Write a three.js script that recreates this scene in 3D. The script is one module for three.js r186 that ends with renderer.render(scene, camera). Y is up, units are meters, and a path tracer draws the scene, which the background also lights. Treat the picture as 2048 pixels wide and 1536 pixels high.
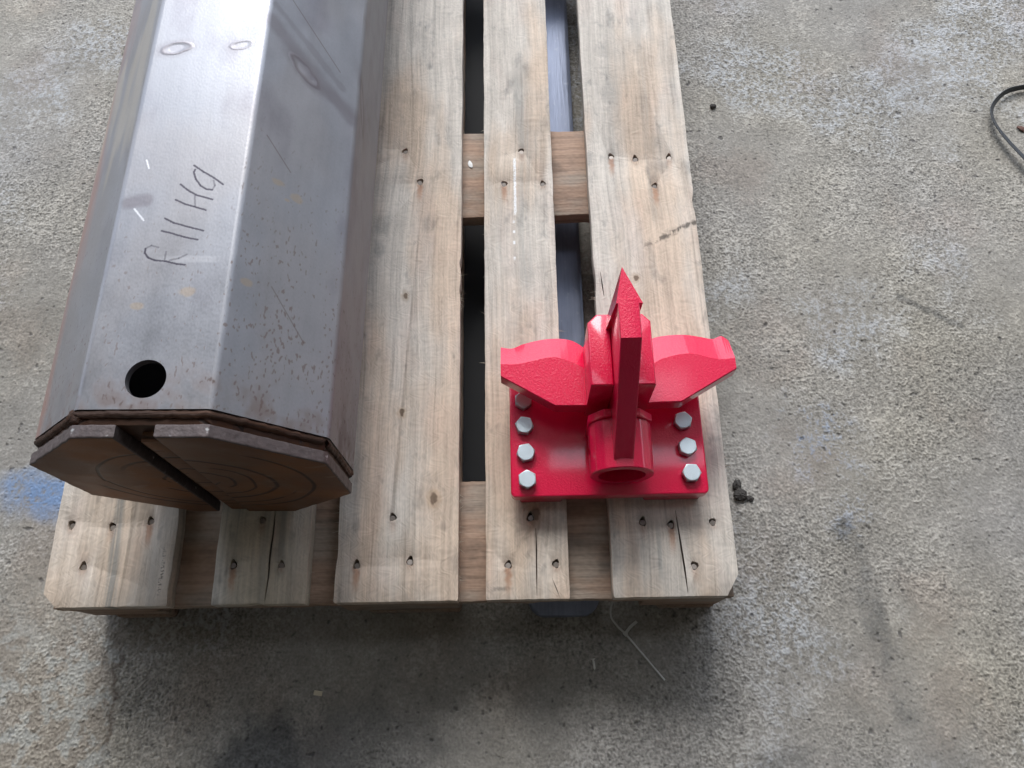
import * as THREE from 'three';
import { RoundedBoxGeometry } from 'three/addons/geometries/RoundedBoxGeometry.js';
import { mergeGeometries, toCreasedNormals } from 'three/addons/utils/BufferGeometryUtils.js';
import { Brush, Evaluator, SUBTRACTION, INTERSECTION } from 'three-bvh-csg';

// ------------------------------------------------------------------ camera, sky, sun, exposure
const scene = new THREE.Scene();
const camera = new THREE.PerspectiveCamera(51.31, 4 / 3, 0.02, 400);
camera.position.set(0.5514, 1.0813, 0.1077);
camera.rotation.order = 'YXZ';
camera.rotation.set(-1.19277, 0.0199, -0.03894);

const renderer = new THREE.WebGLRenderer({ antialias: true });
renderer.setSize(1024, 768);
renderer.toneMapping = THREE.LinearToneMapping;
renderer.toneMappingExposure = 2.6;
renderer.shadowMap.enabled = true;

const SUN_DIR = new THREE.Vector3(-0.05, 0.64, -0.76).normalize();
const sun = new THREE.DirectionalLight(new THREE.Color(1.0, 0.975, 0.94), 1.0);
sun.position.copy(SUN_DIR).multiplyScalar(12);
sun.target.position.set(0.4, 0, -0.4);
sun.castShadow = true;
sun.shadow.radius = 48;
sun.shadow.mapSize.set(2048, 2048);
Object.assign(sun.shadow.camera, { left: -3, right: 3, top: 3, bottom: -3, near: 1, far: 30 });
scene.add(sun, sun.target);

// ------------------------------------------------------------------ noise
function rng(seed) { let s = seed >>> 0; return () => { s = (s + 0x6D2B79F5) | 0; let t = Math.imul(s ^ (s >>> 15), 1 | s); t = (t + Math.imul(t ^ (t >>> 7), 61 | t)) ^ t; return ((t ^ (t >>> 14)) >>> 0) / 4294967296; }; }
const PERM = new Uint8Array(512), GX = new Float32Array(256), GY = new Float32Array(256);
{ const r = rng(77); const p = [...Array(256).keys()]; for (let i = 255; i > 0; i--) { const j = Math.floor(r() * (i + 1)); [p[i], p[j]] = [p[j], p[i]]; } for (let i = 0; i < 512; i++) PERM[i] = p[i & 255]; for (let i = 0; i < 256; i++) { const a = r() * Math.PI * 2; GX[i] = Math.cos(a); GY[i] = Math.sin(a); } }
function noise(x, y) {
  const xi = Math.floor(x), yi = Math.floor(y), fx = x - xi, fy = y - yi, X = xi & 255, Y = yi & 255;
  const u = fx * fx * fx * (fx * (fx * 6 - 15) + 10), v = fy * fy * fy * (fy * (fy * 6 - 15) + 10);
  const a = PERM[PERM[X] + Y], b = PERM[PERM[X + 1] + Y], c = PERM[PERM[X] + Y + 1], d = PERM[PERM[X + 1] + Y + 1];
  const n00 = GX[a] * fx + GY[a] * fy, n10 = GX[b] * (fx - 1) + GY[b] * fy, n01 = GX[c] * fx + GY[c] * (fy - 1), n11 = GX[d] * (fx - 1) + GY[d] * (fy - 1);
  return (n00 + u * (n10 - n00) + v * (n01 + u * (n11 - n01) - n00 - u * (n10 - n00))) * 1.5;
}
const hash = (x, y) => { const h = Math.sin(Math.floor(x) * 127.1 + Math.floor(y) * 311.7) * 43758.5453; return h - Math.floor(h); };
function fbm(x, y, o = 4, g = 0.5) { let s = 0, a = 1, t = 0; for (let i = 0; i < o; i++) { s += a * noise(x + i * 17.3, y - i * 9.1); t += a; a *= g; x *= 2.03; y *= 2.03; } return s / t; }
const clamp = (v, a = 0, b = 1) => v < a ? a : v > b ? b : v;
const sm = (a, b, v) => { const t = clamp((v - a) / (b - a)); return t * t * (3 - 2 * t); };
const mix = (a, b, t) => a + (b - a) * t;
const toS = (c) => { c = clamp(c); return 255 * (c <= 0.0031308 ? 12.92 * c : 1.055 * Math.pow(c, 1 / 2.4) - 0.055); };
function segDist(px, py, ax, ay, bx, by) { const dx = bx - ax, dy = by - ay, t = clamp(((px - ax) * dx + (py - ay) * dy) / (dx * dx + dy * dy + 1e-12)); return Math.hypot(px - ax - t * dx, py - ay - t * dy); }

// textures: f(u, v, out) fills out = [r, g, b (linear albedo), height 0..1, roughness]
function bake(w, h, f, { rough = false, wrap = THREE.MirroredRepeatWrapping } = {}) {
  const col = new Uint8Array(w * h * 4), bmp = new Uint8Array(w * h * 4), rgh = rough ? new Uint8Array(w * h * 4) : null, o = [0, 0, 0, 0.5, 0.8];
  for (let j = 0, k = 0; j < h; j++) for (let i = 0; i < w; i++, k += 4) {
    o[3] = 0.5; o[4] = 0.8; f((i + 0.5) / w, (j + 0.5) / h, o);
    col[k] = toS(o[0]); col[k + 1] = toS(o[1]); col[k + 2] = toS(o[2]); col[k + 3] = 255;
    const b = clamp(o[3]) * 255; bmp[k] = bmp[k + 1] = bmp[k + 2] = b; bmp[k + 3] = 255;
    if (rough) { const r = clamp(o[4]) * 255; rgh[k] = rgh[k + 1] = rgh[k + 2] = r; rgh[k + 3] = 255; }
  }
  const mk = (d, srgb) => { const t = new THREE.DataTexture(d, w, h, THREE.RGBAFormat); if (srgb) t.colorSpace = THREE.SRGBColorSpace; t.wrapS = t.wrapT = wrap; t.magFilter = THREE.LinearFilter; t.minFilter = THREE.LinearMipmapLinearFilter; t.generateMipmaps = true; t.needsUpdate = true; return t; };
  return { map: mk(col, true), bumpMap: mk(bmp), roughnessMap: rough ? mk(rgh) : null };
}

// ------------------------------------------------------------------ the overcast sky
{
  const w = 512, h = 256, d = new Float32Array(w * h * 4), v = new THREE.Vector3();
  for (let j = 0; j < h; j++) for (let i = 0; i < w; i++) {
    const th = (j + 0.5) / h * Math.PI, ph = ((i + 0.5) / w - 0.5) * Math.PI * 2;     // row 0 is the nadir
    v.set(Math.sin(th) * Math.cos(ph), -Math.cos(th), Math.sin(th) * Math.sin(ph));
    const el = Math.max(v.y, 0), cl = fbm(v.x * 2.2 / (el + 0.35), v.z * 2.2 / (el + 0.35), 5);
    const toSun = Math.max(v.dot(SUN_DIR), 0);
    let L = (0.62 + 0.5 * el) * (1 + 0.22 * cl) + 0.25 * Math.pow(toSun, 4);
    if (v.y < 0) L = 0.3;
    const k = (j * w + i) * 4; d[k] = L * 0.90; d[k + 1] = L * 0.985; d[k + 2] = L * 1.15; d[k + 3] = 1;
  }
  const t = new THREE.DataTexture(d, w, h, THREE.RGBAFormat, THREE.FloatType);
  t.mapping = THREE.EquirectangularReflectionMapping; t.magFilter = THREE.LinearFilter; t.needsUpdate = true;
  scene.background = t; scene.environment = t; scene.backgroundIntensity = 1.0; scene.environmentIntensity = 1.0;
}

// ------------------------------------------------------------------ scene helpers
const used = {};
function numbered(n) { const k = used[n] = (used[n] ?? -1) + 1; return k ? n + '_' + String(k).padStart(3, '0') : n; }
function tag(o, label, category, group) { o.userData.label = label; if (category) o.userData.category = category; if (group) o.userData.group = group; return o; }
function thing(name, label, category, [x, y, z] = [0, 0, 0], ry = 0) { const g = new THREE.Group(); g.name = numbered(name); g.position.set(x, y, z); g.rotation.y = ry; scene.add(g); return tag(g, label, category); }
function part(name, geo, mat, parent, label) { const m = new THREE.Mesh(geo, mat); m.name = parent === scene ? numbered(name) : name; m.castShadow = m.receiveShadow = true; parent.add(m); if (label) m.userData.label = label; return m; }
function struct(name, geo, mat) { const m = part(name, geo, mat, scene); m.userData.kind = 'structure'; return m; }
const std = (o) => new THREE.MeshStandardMaterial(o);

// ------------------------------------------------------------------ the concrete floor
const FX0 = -0.55, FW = 2.2, FZ0 = -1.3, FH = 1.65;
const blob = (x, z, cx, cz, r, s = 1) => sm(1, 0.25, Math.hypot((x - cx) / r, (z - cz) / (r * s)) + 0.45 * fbm(x * 18, z * 18, 3));
const floorTex = bake(1600, 1200, (u, v, o) => {
  const x = FX0 + u * FW, z = FZ0 + v * FH;
  const big = fbm(x * 2.3 + 3, z * 2.3, 4), mid = fbm(x * 22, z * 22, 4, 0.62), flake = fbm(x * 120 + 7, z * 120, 3, 0.7), g2 = noise(x * 310 + 5, z * 310), grain = hash(x * 1600, z * 1600), gs = noise(x * 620, z * 620);
  const worn = fbm(x * 8 + 20, z * 8 - 4, 5, 0.6), rough = 0.55 + 0.9 * sm(-0.35, 0.35, fbm(x * 4 + 60, z * 4 + 9, 4));
  let b = 0.248 * (1 + 0.22 * big + 0.22 * mid + 0.16 * worn) * (1 + rough * (0.46 * flake + 0.36 * g2 + 0.24 * gs + 0.2 * (grain - 0.5)));
  // pale scoured laitance on the high spots
  const pale = sm(0.12, 0.5, flake * 0.6 + mid * 0.5 + worn * 0.6 + 0.25 * g2);
  b = mix(b, 0.42, pale * 0.36);
  let r = b * 1.08, g = b * 1.01, bl = b * 0.885;
  const tb = fbm(x * 3.1 - 8, z * 3.1 + 2, 3);
  bl *= 1 + 0.10 * tb; r *= 1 - 0.03 * tb;
  // thin bluish cement bloom in patches
  const bloom = sm(0.06, 0.42, fbm(x * 4 + 31, z * 4 - 12, 5) + 0.2 * sm(-0.3, -1.1, z) + 0.1 * g2) * sm(-0.15, 0.3, flake + mid * 0.6 + 0.3 * gs);
  r = mix(r, 0.42, bloom * 0.5); g = mix(g, 0.45, bloom * 0.5); bl = mix(bl, 0.49, bloom * 0.5);
  // rusty brown soiling
  const rust = sm(0.05, 0.5, fbm(x * 6 - 14, z * 6 + 30, 5) + 0.15 * flake) * 0.28;
  r *= 1 - 0.14 * rust; g *= 1 - 0.30 * rust; bl *= 1 - 0.38 * rust;
  // dark pits and crumbs
  const pit = Math.max(sm(0.40, 0.60, fbm(x * 70 - 3, z * 70 + 8, 3)), 0.8 * sm(0.5, 0.62, fbm(x * 26 + 3, z * 34 + 8, 4, 0.65)), 0.7 * sm(0.62, 0.8, noise(x * 190, z * 190 + 40))); r *= 1 - 0.55 * pit; g *= 1 - 0.55 * pit; bl *= 1 - 0.53 * pit;
  // blue paint at the pallet's left, blue traces at its right
  const p1 = blob(x, z, -0.11, -0.175, 0.085, 0.62) * sm(-0.3, 0.2, flake * 0.5 + mid * 0.4 + 0.2 * g2 + 0.12);
  const p2 = Math.max(blob(x, z, 0.975, -0.23, 0.085, 1.1), 0.7 * blob(x, z, 1.0, -0.12, 0.05)) * sm(-0.05, 0.5, flake * 0.6 + 0.6 * mid + 0.3 * g2);
  const pw = clamp(p1 * 0.8 + p2 * 0.42);
  r = mix(r, 0.13, pw); g = mix(g, 0.24, pw); bl = mix(bl, 0.44, pw);
  // remains of a pale coating, flaked to brown, beyond a ragged joint at the lower left
  const lft = sm(0.012, -0.006, x - 0.03 + 0.012 * fbm(z * 40, x * 40 + 3, 3)) * sm(-0.05, 0.06, z + 0.08 * fbm(x * 9, z * 9, 3)), coat = sm(-0.06, 0.16, fbm(x * 34 + 80, z * 34, 4, 0.65));
  if (lft > 0) { const k = lft * 0.34; r = mix(r, mix(0.20, 0.40, coat), k); g = mix(g, mix(0.155, 0.42, coat), k); bl = mix(bl, mix(0.12, 0.41, coat), k); }
  const jn = 0.5 * sm(0.004, 0.0012, Math.abs(x - 0.03 + 0.012 * fbm(z * 40, x * 40 + 3, 3))) * sm(0.02, 0.05, z) * sm(-0.3, 0.1, mid + g2 * .3); r *= 1 - jn; g *= 1 - jn * 1.1; bl *= 1 - jn * 1.15;
  // dark patches with their own outlines
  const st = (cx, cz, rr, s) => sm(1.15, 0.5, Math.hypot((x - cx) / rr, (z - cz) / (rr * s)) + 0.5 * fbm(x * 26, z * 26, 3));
  let darkMark = Math.max(0.6 * st(0.232, 0.185, 0.078, 0.95), 0.3 * st(0.872, 0.19, 0.04, 0.9), 0.34 * st(0.34, 0.165, 0.12, 0.55));
  const td = segDist(x, z, 0.988, -0.1, 1.025, 0.13) + 0.012 * fbm(x * 30, z * 30, 3);
  darkMark = Math.max(darkMark, 0.42 * sm(0.024, 0.008, td) * sm(-0.4, 0.3, mid + 0.6 * flake));
  const cr = segDist(x, z, 1.13, -0.45, 1.21, -0.40) + 0.004 * noise(x * 90, z * 90);
  darkMark = Math.max(darkMark, 0.4 * sm(0.007, 0.002, cr));
  r *= 1 - darkMark; g *= 1 - darkMark * 0.97; bl *= 1 - darkMark * 0.93;
  o[0] = Math.max(r, 0.02); o[1] = Math.max(g, 0.02); o[2] = Math.max(bl, 0.02);
  o[3] = 0.52 + 0.2 * mid + rough * (0.2 * flake + 0.12 * g2 + 0.06 * gs) - 0.3 * pit + 0.06 * pale;
});
const floorMat = std({ map: floorTex.map, bumpMap: floorTex.bumpMap, bumpScale: 0.0045, roughness: 0.86 });
{
  const g = new THREE.PlaneGeometry(80, 80, 1, 1).rotateX(-Math.PI / 2), p = g.attributes.position, uv = g.attributes.uv;
  for (let i = 0; i < p.count; i++) uv.setXY(i, (p.getX(i) - FX0) / FW, (p.getZ(i) - FZ0) / FH);
  struct('floor', g, floorMat);
}

// ------------------------------------------------------------------ the workshop behind the viewer, whose roof shades the near floor
{
  const t = thing('workshop_building', 'open-fronted grey workshop whose roof covers the near side of the floor', 'building');
  const sheet = std({ color: new THREE.Color().setRGB(0.5, 0.49, 0.46), roughness: 0.8 });
  const bx = (w, h, d, x, y, z) => new THREE.BoxGeometry(w, h, d).translate(x, y, z);
  // the roof reaches a little way past the pallet; two unglazed roof lights let the sky in from above
  const H = 3.08, E = [-2.2, 8.65], L = [[-.86, -.54, .3, 2.4], [-1.42, -1.22, 1.03, 1.4]], zs = [E[0], -1.42, -1.22, -.86, -.54, E[1]];
  for (let i = 1; i < zs.length; i++) {
    const l = L.find((q) => q[0] === zs[i - 1]), d = zs[i] - zs[i - 1], z = (zs[i] + zs[i - 1]) / 2;
    if (!l) part('roof_panel', bx(18, .12, d - .002, .5, H, z), sheet, t);
    else { part('roof_panel', bx(l[2] + 8.5, .12, d - .002, (l[2] - 8.5) / 2, H, z), sheet, t); part('roof_panel', bx(9.5 - l[3], .12, d - .002, (l[3] + 9.5) / 2, H, z), sheet, t); }
  }
  part('back_wall', bx(18, 3, 0.2, 0.5, 1.5, 8.5), sheet, t);
  part('side_wall', bx(0.2, 3, 10.4, -8.35, 1.5, 3.2), sheet, t);
  part('side_wall', bx(0.2, 3, 10.4, 9.35, 1.5, 3.2), sheet, t);
}

{  // unseen shed added to block low sky and darken the post's right faces
  const t = thing('sky_blocking_shed', 'unseen long grey shed added on the right beyond the frame to block low sky', 'building');
  const m = std({ color: new THREE.Color().setRGB(.38, .38, .37), roughness: .8 });
  part('wall', new THREE.BoxGeometry(.3, 4.4, 22).translate(6.5, 2.2, -14), m, t);
  part('roof', new THREE.BoxGeometry(7, .2, 22.6).translate(9.7, 4.55, -14), m, t);
}

// ------------------------------------------------------------------ wood
const NAILS = [
  [[.018, .095], [.067, .092, 1], [.112, .098], [.041, .046]],
  [[.245, .097], [.216, .045], [.272, .044]],
  [[.400, .097], [.360, .042], [.422, .045], [.397, .625], [.420, .572], [.345, .60]],
  [[.563, .094], [.536, .039], [.591, .039], [.563, .621], [.538, .566], [.592, .565]],
  [[.695, .086], [.728, .082], [.777, .084], [.751, .034], [.690, .608], [.724, .603], [.772, .605], [.748, .557]],
];
const BX = [[0, .145], [.195, .303], [.336, .478], [.510, .606], [.656, .800]];
const KNOTS = [[.448, .119, .006], [.405, .393, .004], [.569, .098, .007], [.09, .14, .008], [.24, .15, .006], [.406, .229, .004], [.711, .412, .004]];
const ALLN = NAILS.flat();
const TONE = [[.575, .465, .365], [.505, .45, .355], [.575, .46, .36], [.555, .44, .34], [.565, .45, .35]];
const deckTex = bake(1200, 1800, (u, v, o) => {
  const x = u * 0.8, d = v * 1.2;
  let bi = 0; while (bi < 4 && x > (BX[bi][1] + BX[bi + 1][0]) / 2) bi++;
  const s = bi * 37.7;
  let kx = x, kn = 0, ring = 0;
  for (const [a, b, r] of KNOTS) { const dx = x - a, dd = d - b; if (Math.abs(dx) > 5 * r || Math.abs(dd) > 12 * r) continue; const q = Math.exp(-(dx * dx) / (4 * r * r) - (dd * dd) / (22 * r * r)); kx -= dx * 0.75 * q; const e = Math.hypot(dx, dd * 0.7) + 0.0015 * noise(x * 200, d * 200); kn = Math.max(kn, sm(r, r * 0.55, e)); ring = Math.max(ring, sm(r * 1.9, r, e)); }
  const cx = (BX[bi][0] + BX[bi][1]) / 2 + 0.03 * Math.sin(s), wob = 0.006 * noise(d * 3.2 + s, 1.7 + s) + 0.002 * noise(d * 11, s);
  const g1 = fbm((kx + wob) * 70 + s, d * 2.1 + s, 3), g2 = fbm((kx + wob) * 260 + s, d * 6 - s, 3, 0.6), fib = noise((kx + wob) * 900, d * 38 + s);
  const rw = Math.sqrt(Math.abs((kx + wob - cx) * 9.5 + 0.35 * noise(d * 1.1 + s, 4)) + 0.02), late = Math.pow(0.5 + 0.5 * Math.sin(rw * 62 + 2.2 * g1), 4);
  const fuzz = noise(x * 330 + 4 * noise(d * 80, x * 40), d * 170 + s), saw = noise(x * 25 + s, d * 330) * sm(0.05, 0.4, fbm(x * 9 + s, d * 5, 2) + .15);
  const [R, G, B] = TONE[bi];
  let m = 1 + 0.16 * g1 + 0.20 * g2 + 0.09 * fib + 0.10 * fuzz + 0.05 * saw - 0.07 * late - 0.15 * sm(.28, .5, fbm((kx + wob) * 150 + s, d * 3.5 + s, 2)) + 0.16 * fbm(x * 38 + s, d * 22, 3);
  const grey = sm(-0.28, 0.32, fbm(x * 13 + s, d * 3.3 - s, 4) + 0.26 * sm(0.25, 0.95, d));   // silvery weathering in long patches; brighter light at the far end painted in too
  let r = mix(R, 0.57, grey * .75) * m, g = mix(G, 0.54, grey * .75) * m, b = mix(B, 0.49, grey * .75) * m;
  const pk = sm(0.05, 0.5, fbm(x * 21 - s, d * 7 + 9, 3)) * 0.5; g *= 1 - 0.07 * pk; b *= 1 - 0.08 * pk;
  const dirt = sm(0.2, 0.52, fbm(x * 24 + s, d * 11 + 50, 5, 0.62)) * 0.55 + sm(0.3, 0.6, fbm(x * 60, d * 36 + s, 3)) * 0.4; r *= 1 - 0.55 * dirt; g *= 1 - 0.53 * dirt; b *= 1 - 0.5 * dirt;
  // bluish sap stain streaks
  let sap = 0;
  const bs = (x0, d0, d1, w, k) => { sap = Math.max(sap, k * sm(w, w * 0.3, Math.abs(kx - x0 - 0.005 * noise(d * 9 + x0 * 99, 3))) * sm(d0 - .02, d0 + .02, d) * sm(d1 + .03, d1 - .03, d) * sm(-0.5, 0.15, g1 + g2)); };
  bs(.075, -.1, .30, .009, .7); bs(.215, -.1, .3, .007, .4); bs(.270, .05, .13, .008, .55); bs(.252, -.1, .12, .006, .3); bs(.565, .40, .75, .012, .35); bs(.712, .02, .08, .004, .5); bs(.53, .45, .62, .006, .2); bs(.745, .5, .9, .01, .3);
  r = mix(r, .19, sap); g = mix(g, .205, sap); b = mix(b, .20, sap);
  // grey smudges on the middle board, scuff across the right-hand board, smear at the ends
  const sg = (a, c, rr, e, k) => k * .8 * sm(1.1, .3, Math.hypot((x - a) / rr, (d - c) / (rr * e)) + .75 * fbm(x * 60, d * 45, 4, .6)) * sm(-.5, .2, g2 + .5 * fuzz);
  const smu = Math.max(sg(.435, .505, .016, 1.2, .5), sg(.368, .505, .018, 1.3, .55), sg(.366, .465, .01, 1.6, .5), sg(.545, .425, .018, .8, .22), sg(.43, .70, .02, .9, .4), sg(.40, .72, .03, .4, .25), sg(.70, .72, .022, 1.6, .4), sg(.69, .80, .016, 1, .35), sg(.565, .76, .02, 1.5, .35), sg(.528, .012, .016, .22, .75), sg(.43, .115, .012, .7, .4), sg(.35, .03, .02, 1, .2));
  r *= 1 - smu * .72; g *= 1 - smu * .69; b *= 1 - smu * .66;
  const sc = segDist(x, d, .728, .462, .797, .497) + .002 * noise(x * 200, d * 200); const scw = .75 * sm(.006, .001, sc) * sm(-.35, .1, g2 + noise(x * 90, d * 90)) * sm(.72, .78, x + .02); r *= 1 - scw; g *= 1 - scw; b *= 1 - scw;
  // white chalk line on the narrow board, orange rust bleeding from some nails
  const chk = sm(.0022, .0012, Math.abs(x - .5525 - .006 * (d - .5) - .0006 * noise(d * 160, 2))) * sm(.513, .518, d) * sm(.612, .606, d) * sm(-.25, .02, noise(d * 420, x * 900) + .25);
  const chk2 = sm(.002, .001, Math.abs(x - .5505)) * sm(.44, .45, d) * sm(.51, .5, d) * sm(.15, .4, noise(d * 120, 8));
  const ck = Math.max(chk, chk2); r = mix(r, .8, ck); g = mix(g, .8, ck); b = mix(b, .8, ck);
  let ru = 0, dk = 0;
  for (let i = 0; i < ALLN.length; i++) { const [a, c] = ALLN[i], dx = x - a, dd = c - d; if (Math.abs(dx) > .02 || Math.abs(dd) > .05) continue; const L = .012 + .014 * ((i * 7) % 3); ru = Math.max(ru, (.25 + .35 * ((i * 5) % 3 === 1)) * sm(.006, .001, Math.abs(dx + .0015 * noise(d * 200, i))) * sm(-.002, .005, dd) * sm(L, L * .3, dd)); dk = Math.max(dk, sm(.011, .004, Math.hypot(dx, dd * .6)) * .5 * sm(-.5, .3, g2 + fuzz)); }
  r = mix(r, .36, ru); g = mix(g, .15, ru); b = mix(b, .065, ru); r *= 1 - dk * .55; g *= 1 - dk * .57; b *= 1 - dk * .57;
  r = mix(r, r * .72, ring * .5); g = mix(g, g * .62, ring * .5); b = mix(b, b * .5, ring * .5);
  r = mix(r, .13, kn * .85); g = mix(g, .085, kn * .85); b = mix(b, .055, kn * .85);
  // black end-stamp dust along the first board's right-hand side
  if (bi === 0) { const q = sm(.003, .001, Math.abs(x - .134 - .001 * noise(d * 90, 1))) * sm(.005, .02, d) * sm(.075, .05, d) * sm(.0, .25, noise(d * 520, x * 300)); r *= 1 - .6 * q; g *= 1 - .6 * q; b *= 1 - .6 * q; }
  o[0] = Math.max(r, .012); o[1] = Math.max(g, .012); o[2] = Math.max(b, .012);
  o[3] = .55 + .12 * g1 + .2 * g2 + .12 * fib + .16 * fuzz + .06 * saw - .1 * late - .2 * kn - .1 * dk;
});
const brownTex = bake(1024, 512, (u, v, o) => {                     // 0.8 m along the grain by 0.4 m
  const x = u * .8, y = v * .4, w = .004 * noise(x * 5, y * 3);
  const g1 = fbm(x * 3, (y + w) * 75, 3), g2 = fbm(x * 8, (y + w) * 230, 3, .6), fib = noise(x * 40, y * 800), fz = noise(x * 170, y * 300);
  const late = Math.pow(.5 + .5 * Math.sin((y + w) * 520 + 3 * g1), 3);
  const m = 1 + .22 * g1 + .2 * g2 + .08 * fib + .1 * fz - .15 * late, gy = sm(-.2, .35, fbm(x * 9 + 4, y * 20, 4));
  const dirt = sm(.1, .45, fbm(x * 16 - 7, y * 24, 4)) * .5;
  o[0] = mix(.335, .33, gy) * m * (1 - .6 * dirt); o[1] = mix(.225, .265, gy) * m * (1 - .58 * dirt); o[2] = mix(.16, .21, gy) * m * (1 - .55 * dirt);
  o[3] = .5 + .15 * g1 + .25 * g2 + .12 * fib + .12 * fz;
});
const withRepeat = (t, rx, ry, ox = 0, oy = 0) => { const c = t.clone(); c.repeat.set(rx, ry); c.offset.set(ox, oy); c.needsUpdate = true; return c; };
const deckMat = std({ map: withRepeat(deckTex.map, 1 / .8, 1 / 1.2), bumpMap: withRepeat(deckTex.bumpMap, 1 / .8, 1 / 1.2), bumpScale: .0011, roughness: .82 });
const brownMat = std({ map: withRepeat(brownTex.map, 1 / .8, 1 / .4), bumpMap: withRepeat(brownTex.bumpMap, 1 / .8, 1 / .4), bumpScale: .0012, roughness: .85 });
const brownTurned = (() => { const m = brownMat.clone(); for (const k of ['map', 'bumpMap']) { const c = brownMat[k].clone(); c.rotation = Math.PI / 2; c.needsUpdate = true; m[k] = c; } return m; })();

// an outline (x, depth) with slightly uneven long edges, extruded into a board lying with its top at y1
function boardGeo(x0, x1, d0, d1, y0, y1, seed, { chamfer = {}, holes = [], wob = .0008, long = 'd', bevel = .0005, chips = [] } = {}) {
  const P = [], n = 120, W = (t, k) => wob * (noise(t * 26 + seed, k * 7.3 + seed) + .6 * noise(t * 90, k * 3 + seed));
  const chip = (side, d) => { let c = 0; for (const [s, a, l, w] of chips) if (s === side) c = Math.max(c, w * sm(l, l * .15, Math.abs(d - a))); return c; };
  const ch = chamfer;
  if (long === 'd') {
    if (ch.l) P.push([x0 + ch.l[0], d0]); else P.push([x0 + .001, d0]);
    for (let i = 0; i <= n; i++) { const d = mix(d0 + (ch.l ? ch.l[1] : .002), d1 - .002, i / n); P.push([x0 + W(d, 1) + chip('l', d), d]); }
    P.push([x0 + .002, d1], [x1 - .002, d1]);
    for (let i = n; i >= 0; i--) { const d = mix(d0 + (ch.r ? ch.r[1] : .002), d1 - .002, i / n); P.push([x1 - W(d, 2) - chip('r', d), d]); }
    if (ch.r) P.push([x1 - ch.r[0], d0]); else P.push([x1 - .001, d0]);
    const m = 16; for (let i = 1; i < m; i++) { const t = i / m, xa = P[P.length - 1][0]; P.push([mix(ch.r ? x1 - ch.r[0] : x1 - .001, ch.l ? x0 + ch.l[0] : x0 + .001, t), d0 + .0008 * Math.abs(noise(t * 9 + seed, seed)) + chip('f', t)]); }
  } else {
    for (let i = 0; i <= n; i++) { const x = mix(x0, x1, i / n); P.push([x, d0 + W(x, 1)]); }
    for (let i = n; i >= 0; i--) { const x = mix(x0, x1, i / n); P.push([x, d1 - W(x, 2)]); }
  }
  const sh = new THREE.Shape(P.map(([a, b]) => new THREE.Vector2(a, b)));
  for (const h of holes) sh.holes.push(new THREE.Path(h.map(([a, b]) => new THREE.Vector2(a, b))));
  const g = new THREE.ExtrudeGeometry(sh, { depth: y1 - y0 - 2 * bevel, bevelEnabled: true, bevelThickness: bevel, bevelSize: bevel, bevelOffset: -bevel, bevelSegments: 2, steps: 1 });
  // uv in metres: top and sides follow the grain
  const p = g.attributes.position, uv = g.attributes.uv, nn = g.attributes.normal;
  for (let i = 0; i < p.count; i++) {
    const z = p.getZ(i), a = Math.abs(nn.getZ(i));
    if (a > .5) uv.setXY(i, p.getX(i), p.getY(i)); else if (Math.abs(nn.getX(i)) > .5) uv.setXY(i, p.getX(i) + z * .9, p.getY(i)); else uv.setXY(i, p.getX(i), p.getY(i) + z * .9);
  }
  return toCreasedNormals(g, .6).rotateX(-Math.PI / 2).translate(0, y0 + bevel, 0);
}
const R0 = rng(5);
function nailHole(x, d, k) { const a = .0039 + R0() * .0006, e = 1.0 + R0() * .35, h = []; for (let i = 0; i < 12; i++) { const t = i / 12 * Math.PI * 2, q = 1 + .16 * Math.sin(t * 3 + k); h.push([x + Math.cos(t) * a * q, d + Math.sin(t) * a * q * (Math.sin(t) > 0 ? e * 1.25 : e * .9)]); } return h; }
function crackHole(pts, w) { const a = [], b = []; pts.forEach(([x, d], i) => { const t = i / (pts.length - 1), k = w * (.15 + Math.sin(Math.PI * Math.min(t * .94 + .03, 1))) * .55 + .0005; a.push([x - k, d]); b.unshift([x + k, d]); }); return a.concat(b); }

// ------------------------------------------------------------------ the pallet
const pallet = thing('wooden_pallet', 'weathered wooden pallet of five uneven deck boards carrying the steel post and red tool', 'pallet');
const nailMat = std({ color: new THREE.Color().setRGB(.22, .19, .165), metalness: .4, roughness: .5 });
const nailGeo = mergeGeometries([new THREE.CylinderGeometry(.0033, .0031, .0014, 12).translate(0, -.0007, 0), new THREE.CylinderGeometry(.0014, .0014, .016, 6).translate(0, -.009, 0)]);
const cracks = [
  [],
  [crackHole([[.2565, .003], [.2583, .03], [.2578, .055], [.2592, .085], [.2590, .12]], .0019)],
  [],
  [crackHole([[.5682, .003], [.5686, .03], [.5692, .06], [.5688, .082]], .0013), crackHole([[.594, .002], [.5905, .012], [.586, .024]], .0008)],
  [crackHole([[.7402, .004], [.7392, .03], [.7372, .06], [.7345, .10]], .0018), crackHole([[.6672, .385], [.6660, .40], [.6640, .425]], .0013)],
];
const chamf = [{ l: [.017, .016] }, {}, {}, {}, { r: [.015, .024] }];
const chips = [[['r', .02, .02, .0012], ['r', .12, .03, .001]], [['f', .55, .1, .0015]], [['r', .40, .012, .0015], ['r', .44, .01, .002], ['l', .06, .02, .0015]], [['r', .30, .02, .001]], [['r', .53, .02, .0028], ['l', .41, .03, .002]]];
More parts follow.
